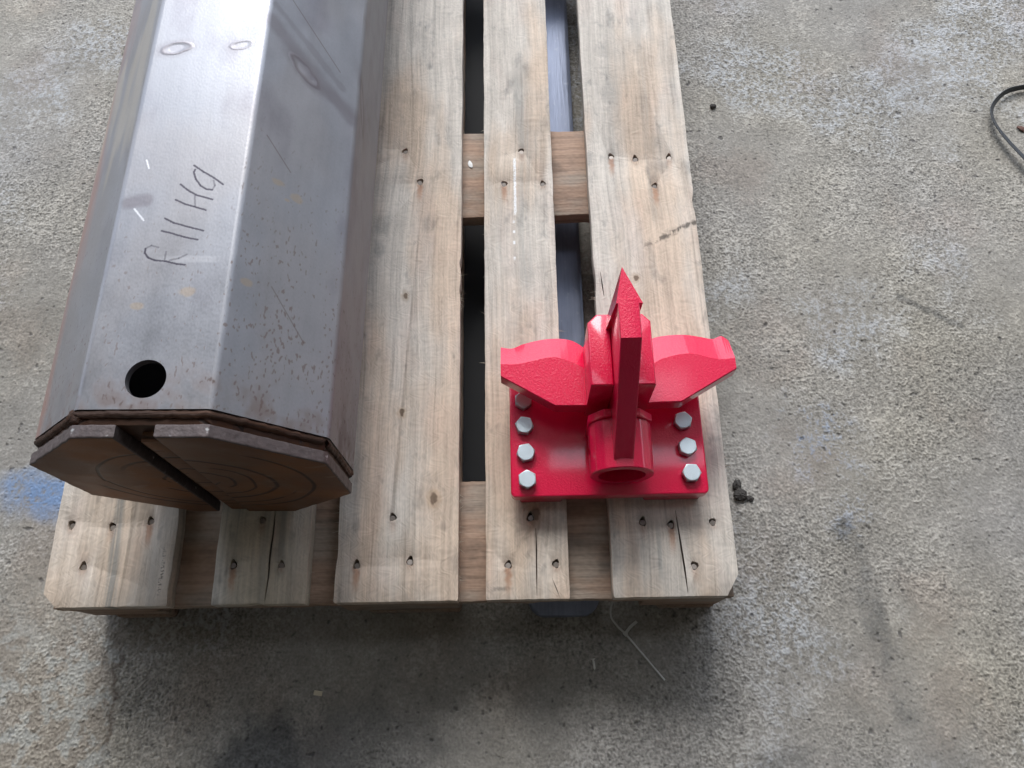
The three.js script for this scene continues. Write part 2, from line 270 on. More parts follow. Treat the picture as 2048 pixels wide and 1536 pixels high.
BX.forEach(([a, b], i) => {
  const holes = NAILS[i].map(([x, d], k) => nailHole(x, d, k + i));
  const g = boardGeo(a, b, 0, 1.2, .1223, .144 + [.0008, -.0006, .0004, 0, .0003][i], 3 + i * 11, { chamfer: chamf[i], holes: holes.concat(cracks[i]), wob: .0006, chips: chips[i] });
  const bd = part('deck_board', g, deckMat, pallet, ['deck board lying mostly under the steel post, its front left corner cut off', 'greenish grey deck board split down the middle, in front of the post', 'wide middle deck board right of the post', 'narrow deck board with a white chalk line', 'wide deck board at the right edge under the red tool'][i]);
  NAILS[i].forEach(([x, d], k) => { const nl = part('nail', nailGeo, nailMat, bd); nl.position.set(x + (R0() - .5) * .0012, .1422 + R0() * .0012, -d + .0004); nl.rotation.set((R0() - .5) * .35, 0, (R0() - .5) * .35); });
});
for (const d of [0, .5275, 1.055]) part('stretcher_board', boardGeo(.002, .798, d + (d ? 0 : .0015), d + .145, .1003, .122, 70 + d * 9, { long: 'x', wob: .0012 }), brownMat, pallet);
for (const [a, b] of [[.001, .1], [.3275, .4725], [.7, .799]]) {
  for (const d of [.004, .5275, 1.055]) { const g = new RoundedBoxGeometry(b - a, .0776, .141, 2, .002).translate((a + b) / 2, .0611, -d - .0705), uv = g.attributes.uv, p = g.attributes.position; for (let i = 0; i < p.count; i++) uv.setXY(i, p.getX(i) + p.getZ(i) * .7 + d, p.getY(i) + a); part('block', g, brownMat, pallet); }
  part('bottom_board', boardGeo(a, b, .002, 1.198, .0004, .022, 91 + a * 50, { wob: .001, chamfer: { l: [.03, .02], r: [.004, .004] } }), brownTurned, pallet);
}
// frayed splinters along the sawn edges
{
  const r = rng(31), gs = [];
  const edges = [[.478, 1, .02, .13, 16], [.478, 1, .37, .44, 12], [.336, -1, .0, .11, 14], [.303, 1, .0, .06, 10], [.656, -1, .38, .43, 5], [.8, 1, .03, .3, 12], [.606, 1, .25, .35, 6], [.51, -1, .1, .7, 8]];
  for (const [x, s, a, b, n] of edges) for (let i = 0; i < n; i++) { const L = .004 + r() * .008, g = new THREE.ConeGeometry(.0002 + r() * .00025, L, 5); g.translate(0, L / 2, 0); g.rotateX((r() - .5) * 1.2); g.rotateZ(-s * (1.1 + r() * .6)); g.rotateY((r() - .5) * 1.6); g.translate(x - s * .0012, .139 + r() * .004, -mix(a, b, r())); gs.push(g); }
  const m = part('splinters', mergeGeometries(gs), std({ color: new THREE.Color().setRGB(.52, .45, .36), roughness: .9 }), pallet); m.userData.kind = 'stuff';
}

// ------------------------------------------------------------------ the octagonal steel post
const PX = .226, PY = .2905, PR = .1432, PEDGE = 2 * PR * Math.tan(Math.PI / 8);
const post = thing('steel_post', 'octagonal mill-finish steel post lying on the pallet with handwriting and a round hole', 'steel post', [PX, PY, -.133], -.0155);
function octagon(r, round, n = 5) {                                   // corners rounded, clockwise from the top face's left end; returns [x, y, s, nx, ny]
  const P = []; let s = 0;
  for (let k = 0; k < 8; k++) {
    const c = (112.5 - 45 * k) * Math.PI / 180, R = (r) / Math.cos(Math.PI / 8), rr = (r - round) / Math.cos(Math.PI / 8);
    for (let i = 0; i <= n; i++) { const a = c + (0.5 - i / n) * Math.PI / 4; P.push([rr * Math.cos(c) + round * Math.cos(a), rr * Math.sin(c) + round * Math.sin(a), 0, Math.cos(a), Math.sin(a)]); }
  }
  P.push([...P[0]]);
  for (let i = 1; i < P.length; i++) { s += Math.hypot(P[i][0] - P[i - 1][0], P[i][1] - P[i - 1][1]); P[i][2] = s; }
  return P;
}
function octTube(r, round, ri, z0, z1) {                              // watertight: outer skin, inner skin, two annular ends
  const O = octagon(r, round), I = octagon(ri, Math.max(round - (r - ri), .001)), pos = [], nor = [], uv = [], idx = [];
  const strip = (A, za, B, zb, nf, flip) => { const b = pos.length / 3; for (let i = 0; i < A.length; i++) { for (const [Q, z] of [[A, za], [B, zb]]) { pos.push(Q[i][0], Q[i][1], z); const n = nf(Q[i]); nor.push(...n); uv.push(Q[i][2], -z + (A === B ? 0 : (Q === B ? .01 : 0))); } if (i) { const k = b + 2 * i; flip ? idx.push(k - 2, k - 1, k, k, k - 1, k + 1) : idx.push(k - 2, k, k - 1, k, k + 1, k - 1); } } };
  strip(O, z0, O, z1, (p) => [p[3], p[4], 0], false);
  strip(I, z0, I, z1, (p) => [-p[3], -p[4], 0], true);
  strip(I, z0, O, z0, () => [0, 0, 1], false);
  strip(I, z1, O, z1, () => [0, 0, -1], true);
  const g = new THREE.BufferGeometry(); g.setAttribute('position', new THREE.Float32BufferAttribute(pos, 3)); g.setAttribute('normal', new THREE.Float32BufferAttribute(nor, 3)); g.setAttribute('uv', new THREE.Float32BufferAttribute(uv, 2)); g.setIndex(idx);
  return g;
}
// handwriting, in scene coordinates (x, depth) of the top face
const INK = [
  [[.214, .295], [.207, .297], [.202, .294], [.202, .289], [.206, .284], [.213, .281], [.223, .280], [.234, .277], [.242, .276]], [[.222, .290], [.222, .282]], [[.227, .281], [.235, .283], [.242, .287]],
  [[.214, .313], [.222, .311], [.237, .306], [.250, .303]], [[.215, .327], [.224, .322], [.240, .317], [.254, .313]],
  [[.222, .348], [.232, .343], [.241, .340], [.253, .336]], [[.224, .366], [.232, .359], [.242, .353], [.258, .348]], [[.240, .353], [.242, .340]],
  [[.234, .388], [.245, .380], [.256, .373], [.266, .365]], [[.236, .383], [.235, .380], [.238, .372], [.244, .364], [.250, .360], [.256, .359], [.258, .364], [.256, .370]],
];
const PER = octagon(PR, .010).at(-1)[2], FE = PER / 8;               // perimeter and one face with its share of the corners
const steelTex = bake(1600, 1040, (u, v, o) => {                      // whole perimeter by 0.62 m of length
  const s = u * PER, L = v * .62, f = Math.floor((s + .0001) / FE);   // face 0 starts at the top-left corner
  const t = s - f * FE;
  // top face to scene coordinates
  const x = PX - PEDGE / 2 + s - .0028, d = L + .133;
  const n1 = fbm(s * 6 + 2, L * 5, 4), n2 = fbm(s * 26, L * 20 + 7, 4, .6), fine = noise(s * 500, L * 320), roll = noise(s * 160, L * 7);
  if (f > 2 && f < 7) { o[0] = .2; o[1] = .19; o[2] = .2; return; }
  let b = .262 * (1 + .15 * n1 + .14 * n2 + .05 * fine + .035 * roll), r = b * .965, g = b * .985, bl = b * 1.07, ro = .42 + .1 * n2 + .05 * fine, h = .5 + .035 * n2 + .02 * fine;
  const scale = sm(.1, .5, fbm(s * 14 + 40, L * 8, 4)); r *= 1 - .15 * scale; g *= 1 - .17 * scale; bl *= 1 - .15 * scale; const brn = sm(-.1, .4, fbm(s * 9 + 70, L * 5 - 20, 4) + .25 * sm(.4, .1, L)) * .5; g *= 1 - .07 * brn; bl *= 1 - .14 * brn;
  // rust spotting, denser toward the end and the lower right faces
  const den = sm(.36, .0, L) * .45 + (f === 1 ? .26 : 0) * sm(.5, .1, L);
  const sp = sm(.52, .68, fbm(s * 260, L * 130, 2, .6) + den * .34 + .38 * n2) * clamp(den * 2); r = mix(r, .15, sp * .6); g = mix(g, .10, sp * .6); bl = mix(bl, .085, sp * .6); ro += .3 * sp;
  const ed = sm(.06, .0, L) * sm(-.2, .35, n2 + .25 * fbm(s * 60, L * 60, 3)); r = mix(r, .17, ed * .7); g = mix(g, .125, ed * .7); bl = mix(bl, .11, ed * .7); ro += .2 * ed;
  if (f === 7) { const e = sm(.34, .02, t / FE + .3 * fbm(s * 20, L * 6, 3)) * .6; r = mix(r, .36, e); g = mix(g, .20, e); bl = mix(bl, .15, e); ro += .2 * e; const e2 = sm(.1, .4, fbm(s * 20, L * 4 + 4, 3)) * .4; r = mix(r, .5, e2); g = mix(g, .45, e2); bl = mix(bl, .36, e2); }
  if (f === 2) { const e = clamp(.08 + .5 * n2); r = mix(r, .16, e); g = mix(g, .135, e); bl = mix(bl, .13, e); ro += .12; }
  const wipe = .16 * sm(.005, .002, Math.abs(L - .149 - .0)) * (f === 0 ? sm(.045, .06, s) * sm(FE, FE - .02, s) : 0); r = mix(r, .6, wipe); g = mix(g, .6, wipe); bl = mix(bl, .62, wipe);
  // weld burns: tinted ovals on the upper right face, one on the right face, scorch bands leading to them
  const burn = (cs, cL, a, c, ang, k) => { const dx = s - cs, dy = L - cL, ca = Math.cos(ang), sa = Math.sin(ang), p = (dx * ca + dy * sa) / a, q = (-dx * sa + dy * ca) / c, e = Math.hypot(p, q) + .12 * noise(s * 90, L * 90), halo = sm(1.9, 1.0, e) * .5, rim = sm(.25, .0, Math.abs(e - .9)), core = sm(.7, .5, e); const w = clamp(halo * .75 + rim * .5) * k; r = mix(r, .15, w); g = mix(g, .13, w); bl = mix(bl, .14, w); r = mix(r, .5, core * .16 * k); g = mix(g, .5, core * .16 * k); bl = mix(bl, .55, core * .16 * k); h += (.3 * rim - .25 * core) * k; };
  const F1 = FE;                                                       // start of face 1
  burn(F1 + .052, .404, .022, .0085, -.62, 1); burn(F1 + FE + .022, .413, .034, .008, -1.05, .8);
  burn(.030, .405, .016, .008, .2, .75); burn(.098, .408, .012, .006, .2, .5);
  const bd = (s0, L0, s1, L1, w, k) => { const e = k * sm(w, w * .25, segDist(s, L, s0, L0, s1, L1) + .005 * fbm(s * 30, L * 30, 3)); r = mix(r, .15, e); g = mix(g, .135, e); bl = mix(bl, .15, e); };
  bd(F1 + .008, .444, F1 + FE - .002, .375, .014, .55); bd(F1 + .06, .395, F1 + FE, .385, .012, .35); bd(F1 + .01, .47, F1 + .10, .41, .006, .35);
  bd(.012, .212, .030, .214, .009, .65);
  // bare nicks, their bright glint put into the colour
  const nickGlint = (s0, L0, s1, L1, w) => { const e = .7 * sm(w * .8, w * .2, segDist(s, L, s0, L0, s1, L1) + w * .3 * noise(s * 900, L * 900)) ; r = mix(r, .7, e); g = mix(g, .7, e); bl = mix(bl, .72, e); };
  nickGlint(.020, .205, .031, .192, .0016); nickGlint(.022, .262, .026, .252, .0013);
  const scr = (s0, L0, s1, L1) => { const e = .6 * sm(.0009, .0003, segDist(s, L, s0, L0, s1, L1)); r = mix(r, .1, e); g = mix(g, .07, e); bl = mix(bl, .06, e); };
  scr(F1 + .045, .135, F1 + .085, .088); scr(F1 + .01, .505, F1 + .095, .43); scr(F1 + .02, .30, F1 + .05, .27);
  const oc = (cs, cL, a) => { const e = .45 * sm(1, .5, Math.hypot((s - cs) / a, (L - cL) / (a * .6)) + .4 * fbm(s * 80, L * 80, 3)); r = mix(r, .36, e); g = mix(g, .27, e); bl = mix(bl, .17, e); };
  oc(F1 + .038, .252, .009); oc(F1 + .060, .243, .010); oc(F1 + .05, .236, .004); oc(.085, .115, .011); oc(.04, .10, .008); oc(F1 + .02, .13, .008);
  if (f === 0) for (let i = 0; i < INK.length; i++) { const P = INK[i]; for (let k = 1; k < P.length; k++) { const q = segDist(x, d, P[k - 1][0], P[k - 1][1], P[k][0], P[k][1]); if (q < .004) { const faint = (i === 7 || i === 1 || i === 2) ? .5 : (i === 0 && k < 3) || (i === 9 && k > 5) ? .5 : .95; const e = faint * sm(.00125, .0005, q + .0003 * noise(x * 700, d * 700)); r = mix(r, .035, e); g = mix(g, .03, e); bl = mix(bl, .045, e); ro = mix(ro, .5, e); } } }
  o[0] = r; o[1] = g; o[2] = bl; o[3] = h; o[4] = ro;
}, { rough: true });
const steelMap = (t) => withRepeat(t, 1 / PER, 1 / .62);
const steelMat = std({ map: steelMap(steelTex.map), bumpMap: steelMap(steelTex.bumpMap), roughnessMap: steelMap(steelTex.roughnessMap), bumpScale: .0012, roughness: 1, metalness: .52 });
{
  const ev = new Evaluator(); ev.useGroups = false;
  const a = new Brush(octTube(PR, .010, PR - .008, 0, -1.3), steelMat); a.updateMatrixWorld();
  const hole = new THREE.CylinderGeometry(.0182, .0182, .06, 48).translate(-.0025, PR, -.0285); hole.attributes.uv.array.fill(.003);
  const b = new Brush(hole, steelMat); b.updateMatrixWorld();
  const res = ev.evaluate(a, b, SUBTRACTION);
  part('shaft', res.geometry, steelMat, post);
}
const rustTex = bake(640, 640, (u, v, o) => {                         // end plates: turning marks, rust
  const x = (u - .5) * .3, y = (v - .5) * .3, r = Math.hypot(x, y * 1.0), a = Math.atan2(y, x);
  const n = fbm(x * 30, y * 30, 5, .6), n2 = fbm(x * 9 + 4, y * 9, 3), f = noise(x * 600, y * 600);
  let b = 1 + .28 * n + .1 * f, R = mix(.16, .235, sm(-.2, .4, n2)) * b, G = mix(.080, .098, sm(-.2, .4, n2)) * b, B = mix(.044, .036, sm(-.2, .4, n2)) * b, h = .5 + .12 * n;
  for (const [rr, ph, w] of [[.018, 4, .001], [.034, .3, .0013], [.055, 2.2, .0012], [.074, 1.2, .0017], [.096, 4.2, .0012], [.112, 2.6, .0015]]) { const e = sm(w * 2, w * .5, Math.abs(r - rr - .004 * fbm(a * 1.2 + ph * 5, rr * 30, 2))) * sm(-.55, -.1, Math.sin(a * 1.0 + ph) + .5 * noise(a * 3, ph * 9)); R *= 1 - .72 * e; G *= 1 - .72 * e; B *= 1 - .72 * e; h -= .35 * e; }
  const gl = .35 * sm(.3, .55, fbm(x * 22 + 8, y * 50, 3)); R = mix(R, .27, gl); G = mix(G, .2, gl); B = mix(B, .16, gl);
  o[0] = Math.max(R, .01); o[1] = Math.max(G, .01); o[2] = Math.max(B, .01); o[3] = h; o[4] = .62 + .2 * n;
}, { rough: true });
const rustMap = (t) => withRepeat(t, 1 / .3, 1 / .3, .5, .5);
const rustMat = std({ map: rustMap(rustTex.map), bumpMap: rustMap(rustTex.bumpMap), roughnessMap: rustMap(rustTex.roughnessMap), bumpScale: .0016, roughness: 1, metalness: .25 });
const rimTex = bake(512, 256, (u, v, o) => { const n = fbm(u * 40, v * 20, 4, .6), b = sm(.42, .62, fbm(u * 26 + 9, v * 13, 4, .6)), k = 1 + .4 * n; o[0] = mix(.088 * k, .45, b); o[1] = mix(.068 * k, .45, b); o[2] = mix(.066 * k, .45, b); o[3] = .5 + .3 * n; o[4] = mix(.6, .3, b); }, { rough: true });
const rimMat = std({ map: withRepeat(rimTex.map, 3, 6), bumpMap: withRepeat(rimTex.bumpMap, 3, 6), roughnessMap: withRepeat(rimTex.roughnessMap, 3, 6), bumpScale: .002, roughness: 1, metalness: .3 });
const scaleMat = std({ map: rustMap(rustTex.map), bumpMap: rustMap(rustTex.bumpMap), bumpScale: .003, color: new THREE.Color(.3, .28, .3), roughness: .6, metalness: .35 });
{
  // two half plates with an upright slot between them, standing proud of a recessed collar and a backing plate
  const full = octagon(PR - .0005, .003, 3).slice(0, -1).map((p) => [p[0], p[1]]);
  const clipX = (P, c, keepLeft) => { const out = []; for (let i = 0; i < P.length; i++) { const A = P[i], B = P[(i + 1) % P.length], ina = keepLeft ? A[0] <= c(A[1]) : A[0] >= c(A[1]), inb = keepLeft ? B[0] <= c(B[1]) : B[0] >= c(B[1]); if (ina) out.push(A); if (ina !== inb) { let t0 = 0, t1 = 1; for (let k = 0; k < 40; k++) { const t = (t0 + t1) / 2, q = [mix(A[0], B[0], t), mix(A[1], B[1], t)], iq = keepLeft ? q[0] <= c(q[1]) : q[0] >= c(q[1]); if (iq === ina) t0 = t; else t1 = t; } out.push([mix(A[0], B[0], t0), mix(A[1], B[1], t0)]); } } return out; };
  const rough = (P, seed) => { const out = []; for (let i = 0; i < P.length; i++) { const A = P[i], B = P[(i + 1) % P.length], L = Math.hypot(B[0] - A[0], B[1] - A[1]), n = Math.max(1, Math.round(L / .005)); for (let k = 0; k < n; k++) { const t = k / n, x = mix(A[0], B[0], t), y = mix(A[1], B[1], t), w = 1 + .006 * noise(x * 110 + seed, y * 110) + .004 * noise(x * 300, y * 300 + seed); out.push([x * w, y * w]); } } return out; };
  const ext = (P, z0, z1, bev) => { const g = new THREE.ExtrudeGeometry(new THREE.Shape(P.map(([a, b]) => new THREE.Vector2(a, b))), { depth: z1 - z0 - 2 * bev, bevelEnabled: true, bevelThickness: bev, bevelSize: bev, bevelOffset: -bev, bevelSegments: 2 }); return toCreasedNormals(g, .7).translate(0, 0, z0 + bev); };
  part('end_plate', ext(rough(clipX(full, (y) => -.0265 + y * .035, true), 2), .0135, .0258, .0015), [rustMat, rimMat], post, 'left half of the rusty brown end plate');
  part('end_plate', ext(rough(clipX(full, (y) => .008 + y * .035, false), 9), .0135, .0258, .0015), [rustMat, rimMat], post, 'right half of the rusty brown end plate');
  part('slot_bar', ext([[-.0075, .1215], [.0115, .1225], [.0025, -.1415], [-.0170, -.1415]], .0132, .0232, .001), rustMat, post, 'brown bar filling the right side of the slot in the end plate');
  const inner = octagon(PR - .0045, .004, 3).slice(0, -1).map((p) => [p[0], p[1]]);
  part('weld_collar', ext(rough(inner, 5), -.01, .0133, .001), scaleMat, post);
  // uneven weld metal round the collar
  const O = octagon(PR - .0042, .005, 3), path = []; for (let i = 0; i < 90; i++) { const a = O[Math.floor(i / 90 * (O.length - 1))], b = O[Math.floor(i / 90 * (O.length - 1)) + 1], t = i / 90 * (O.length - 1) % 1; path.push(new THREE.Vector3(mix(a[0], b[0], t), mix(a[1], b[1], t), .0035 + .0015 * noise(i * .7, 2))); }
  const tube = new THREE.TubeGeometry(new THREE.CatmullRomCurve3(path, true, 'catmullrom', .2), 360, .0042, 8, true), p = tube.attributes.position;
  for (let i = 0; i < p.count; i++) { const x = p.getX(i), y = p.getY(i), z = p.getZ(i), k = 1 + .008 * noise(x * 120 + 3, y * 120 + z * 60); p.setXYZ(i, x * k, y * k, z + .0008 * noise(x * 200, y * 200)); }
  tube.computeVertexNormals(); part('weld_bead', tube, scaleMat, post);
  const lump = new THREE.IcosahedronGeometry(.008, 3), lp = lump.attributes.position; for (let i = 0; i < lp.count; i++) { const k = 1 + .3 * noise(lp.getX(i) * 200 + 2, lp.getY(i) * 200 + lp.getZ(i) * 150); lp.setXYZ(i, lp.getX(i) * k, lp.getY(i) * k * .7, lp.getZ(i) * k); } lump.computeVertexNormals(); lump.translate(-.061, PR - .007, .005);
  part('weld_lump', lump, scaleMat, post);
}

// ------------------------------------------------------------------ the red tool
const redTex = bake(512, 512, (u, v, o) => { const x = u, y = v, n = fbm(x * 24, y * 24, 3, .5), f = fbm(x * 70, y * 70, 2); o[0] = o[1] = o[2] = 1; o[3] = .5 + .3 * n + .22 * f; o[4] = .5; });
const redMat = new THREE.MeshPhysicalMaterial({ color: new THREE.Color().setRGB(.70, .003, .055), bumpMap: withRepeat(redTex.bumpMap, 1 / .062, 1 / .062), bumpScale: .0006, roughness: .3, specularIntensity: .5, clearcoat: .85, clearcoatRoughness: .1 });
const zincTex = bake(256, 256, (u, v, o) => { const n = fbm(u * 12, v * 12, 4), l = noise(u * 6, v * 160); o[0] = .53 + .1 * n; o[1] = .60 + .1 * n; o[2] = .63 + .1 * n; o[3] = .5 + .15 * n + .1 * l; });
const zincMat = std({ map: withRepeat(zincTex.map, 30, 30), bumpMap: withRepeat(zincTex.bumpMap, 30, 30), bumpScale: .0002, metalness: .75, roughness: .36 });
const tool = thing('red_steel_attachment', 'glossy red welded steel attachment with two wings, pointed fin and bolted base plate', 'machine attachment', [.6545, .144, -.19]);
const TO = [.6545, .144, -.19];
function boxUV(g) { const p = g.attributes.position, n = g.attributes.normal, uv = new Float32Array(p.count * 2); for (let i = 0; i < p.count; i++) { const a = Math.abs(n.getX(i)), b = Math.abs(n.getY(i)), c = Math.abs(n.getZ(i)); const [s, t] = b >= a && b >= c ? [p.getX(i), p.getZ(i)] : a >= c ? [p.getZ(i), p.getY(i)] : [p.getX(i), p.getY(i)]; uv[2 * i] = s; uv[2 * i + 1] = t; } g.setAttribute('uv', new THREE.BufferAttribute(uv, 2)); return g; }
const red = (name, g, label, keep) => part(name, (keep ? g : boxUV(g)).translate(-TO[0], -TO[1], -TO[2]), redMat, tool, label);
// solid from a flat outline (a, b) extruded along c with softly rounded edges
function slab(P, t, bev = .0016) { const g = new THREE.ExtrudeGeometry(new THREE.Shape(P.map(([a, b]) => new THREE.Vector2(a, b))), { depth: t - 2 * bev, bevelEnabled: true, bevelThickness: bev, bevelSize: bev, bevelOffset: -bev, bevelSegments: 3 }); return toCreasedNormals(g.translate(0, 0, bev), .75); }
const rrect = (x0, x1, y0, y1, r) => { const P = [], c = [[x1 - r, y0 + r, -90], [x1 - r, y1 - r, 0], [x0 + r, y1 - r, 90], [x0 + r, y0 + r, 180]]; for (const [a, b, s] of c) for (let i = 0; i <= 5; i++) { const t = (s + i * 18) * Math.PI / 180; P.push([a + r * Math.cos(t), b + r * Math.sin(t)]); } return P; };
red('base_plate', slab(rrect(.541, .7675, .1095, .268, .006), .018, .0018).rotateX(-Math.PI / 2).translate(0, .1662, 0));
red('rail', slab(rrect(.551, .601, .112, .262, .003), .0222, .0015).rotateX(-Math.PI / 2).translate(0, .1442, 0));
red('rail', slab(rrect(.697, .764, .112, .262, .003), .0222, .0015).rotateX(-Math.PI / 2).translate(0, .1442, 0));
{ // tube, lying along the base, bored, with a small screw hole in its left side
  const ev = new Evaluator(); ev.useGroups = false;
  const R = .0355, r = .026, L = .057, prof = [[r, 0], [R - .001, 0], [R, .001], [R, L - .001], [R - .001, L], [r, L], [r, 0]].map(([a, b]) => new THREE.Vector2(a, b));
  const lathe = new THREE.LatheGeometry(prof, 56); const a = new Brush(toCreasedNormals(lathe, .5), redMat); a.updateMatrixWorld();
  const c = new THREE.CylinderGeometry(.007, .007, .03, 24).rotateZ(Math.PI / 2).translate(-R + .004, .026, 0); const b = new Brush(toCreasedNormals(c, .5), redMat); b.updateMatrixWorld();
  const g = ev.evaluate(a, b, SUBTRACTION).geometry;
  { const p = g.attributes.position, uv = new Float32Array(p.count * 2); for (let i = 0; i < p.count; i++) { uv[2 * i] = Math.abs(Math.atan2(p.getX(i), p.getZ(i))) * R; uv[2 * i + 1] = p.getY(i) + Math.hypot(p.getX(i), p.getZ(i)); } g.setAttribute('uv', new THREE.BufferAttribute(uv, 2)); }
  red('socket_tube', g.rotateX(-Math.PI / 2).translate(.6645, .2197, -.1225), undefined, true);
  red('backing_plate', slab([[-.0353, .1845], [.0353, .1845], [.0353, .236], [.0195, .2575], [-.0195, .2575], [-.0353, .236]], .009, .0012).translate(.6645, 0, -.1885));
}
const FX = .6632;
red('fin', slab([[.131, .2535], [.2205, .371], [.263, .371], [.263, .1845], [.181, .1845], [.181, .2535]], .0215, .0014).rotateY(Math.PI / 2).translate(FX - .01075, 0, 0));
{ // pointed cutting wedge on the back of the fin: ridge at the back, flanks flaring downward
  const zt = -.2585, zb = -.300, yT = .3705, yB = .215, x = FX, V = { a: [x - .0125, yT, zt], b: [x + .0142, yT, zt], c: [x - .004, yT, zb], A: [x - .0195, yB, zt - .012], B: [x + .016, yB, zt - .012], C: [x - .004, yB, zb - .004] };
  const F = ['a b c', 'A C B', 'a A B', 'a B b', 'b B C', 'b C c', 'c C A', 'c A a'], pos = [];
  const ctr = [x - .001, .29, -.275];
  for (const f of F) { let [p, q, r] = f.split(' ').map((k) => new THREE.Vector3(...V[k])); const n = q.clone().sub(p).cross(r.clone().sub(p)), m = p.clone().add(q).add(r).divideScalar(3).sub(new THREE.Vector3(...ctr)); if (n.dot(m) < 0) [q, r] = [r, q]; for (const v of [p, q, r]) pos.push(v.x, v.y, v.z); }
  const g = new THREE.BufferGeometry(); g.setAttribute('position', new THREE.Float32BufferAttribute(pos, 3)); g.computeVertexNormals(); red('wedge_tip', g);
}
red('collar_block', slab([[.199, .628], [.272, .628], [.282, .638], [.282, .6522], [.199, .6522]].map(([d, x]) => [x, d]), .098, .0018).rotateX(-Math.PI / 2).translate(0, .202, 0));
red('collar_block', slab([[.199, .6745], [.199, .6965], [.273, .6965], [.282, .688], [.282, .6745]].map(([d, x]) => [x, d]), .098, .0018).rotateX(-Math.PI / 2).translate(0, .202, 0));
function wing(stations, name, label) {                                // stations: [x, front depth, top back depth, lower back depth]; back edge bevelled to a blade
  const y0 = .2155, y1 = .237, yb = .2195, c = .0012, prof = ([x, f, bt, bl]) => [[f, y0 + c], [f, y1 - c], [f + c, y1], [bt - .0006, y1], [bt + .0010, y1 - .0008], [bl, yb], [bl, y0], [f + c, y0]].map(([d, y]) => [x, y, -d]);
  const S = stations.map(prof), pos = [], m = 8;
  const quad = (a, b, cc, d) => { pos.push(...a, ...b, ...cc, ...a, ...cc, ...d); };
  for (let i = 1; i < S.length; i++) for (let k = 0; k < m; k++) quad(S[i - 1][k], S[i][k], S[i][(k + 1) % m], S[i - 1][(k + 1) % m]);
  const capf = (P, flip) => { for (let k = 1; k < m - 1; k++) flip ? pos.push(...P[0], ...P[k + 1], ...P[k]) : pos.push(...P[0], ...P[k], ...P[k + 1]); };
  capf(S[0], true); capf(S.at(-1), false);
  let g = new THREE.BufferGeometry(); g.setAttribute('position', new THREE.Float32BufferAttribute(pos, 3)); g.setAttribute('uv', new THREE.Float32BufferAttribute(new Float32Array(pos.length / 3 * 2), 2)); g.computeVertexNormals();
  // orient outward
  const p = g.attributes.position; let vol = 0; const A = new THREE.Vector3(), B = new THREE.Vector3(), C = new THREE.Vector3(); for (let i = 0; i < p.count; i += 3) { A.fromBufferAttribute(p, i); B.fromBufferAttribute(p, i + 1); C.fromBufferAttribute(p, i + 2); vol += A.dot(B.cross(C)); }
  if (vol < 0) for (let i = 0; i < p.count; i += 3) { const a = [p.getX(i + 1), p.getY(i + 1), p.getZ(i + 1)]; p.setXYZ(i + 1, p.getX(i + 2), p.getY(i + 2), p.getZ(i + 2)); p.setXYZ(i + 2, ...a); }
  return red(name, toCreasedNormals(g, .24), label);
}
function lerpTab(T, x) { for (let i = 1; i < T.length; i++) if (x <= T[i][0] || i === T.length - 1) { const t = clamp((x - T[i - 1][0]) / (T[i][0] - T[i - 1][0])), s = t; return mix(T[i - 1][1], T[i][1], s); } }
const sta = (x0, x1, front, top, low, n = 40) => { const cv = (T) => new THREE.CatmullRomCurve3(T.map(([a, b]) => new THREE.Vector3(a, b, 0)), false, 'centripetal').getPoints(160).map((v) => [v.x, v.y]); const ct = cv(top), cl = cv(low), out = []; for (let i = 0; i <= n; i++) { const x = mix(x0, x1, i / n); out.push([x, lerpTab(front, x), lerpTab(ct, x), lerpTab(cl, x)]); } return out; };
wing(sta(.532, .632, [[.532, .237], [.593, .2], [.64, .199]], [[.530, .253], [.550, .2525], [.569, .256], [.584, .2595], [.595, .2602], [.606, .257], [.619, .251], [.634, .241]], [[.529, .282], [.545, .2795], [.558, .2845], [.581, .290], [.601, .291], [.616, .288], [.627, .281], [.636, .272]]), 'wing', 'left wing of the red attachment');
wing(sta(.694, .801, [[.69, .2], [.704, .2015], [.735, .202], [.800, .240], [.805, .243]], [[.69, .241], [.703, .247], [.714, .254], [.726, .258], [.741, .261], [.756, .2608], [.770, .2565], [.785, .2535], [.801, .255]], [[.69, .272], [.70, .282], [.712, .289], [.732, .2925], [.751, .2925], [.768, .2895], [.783, .2865], [.793, .290], [.801, .284]]), 'wing', 'right wing of the red attachment');
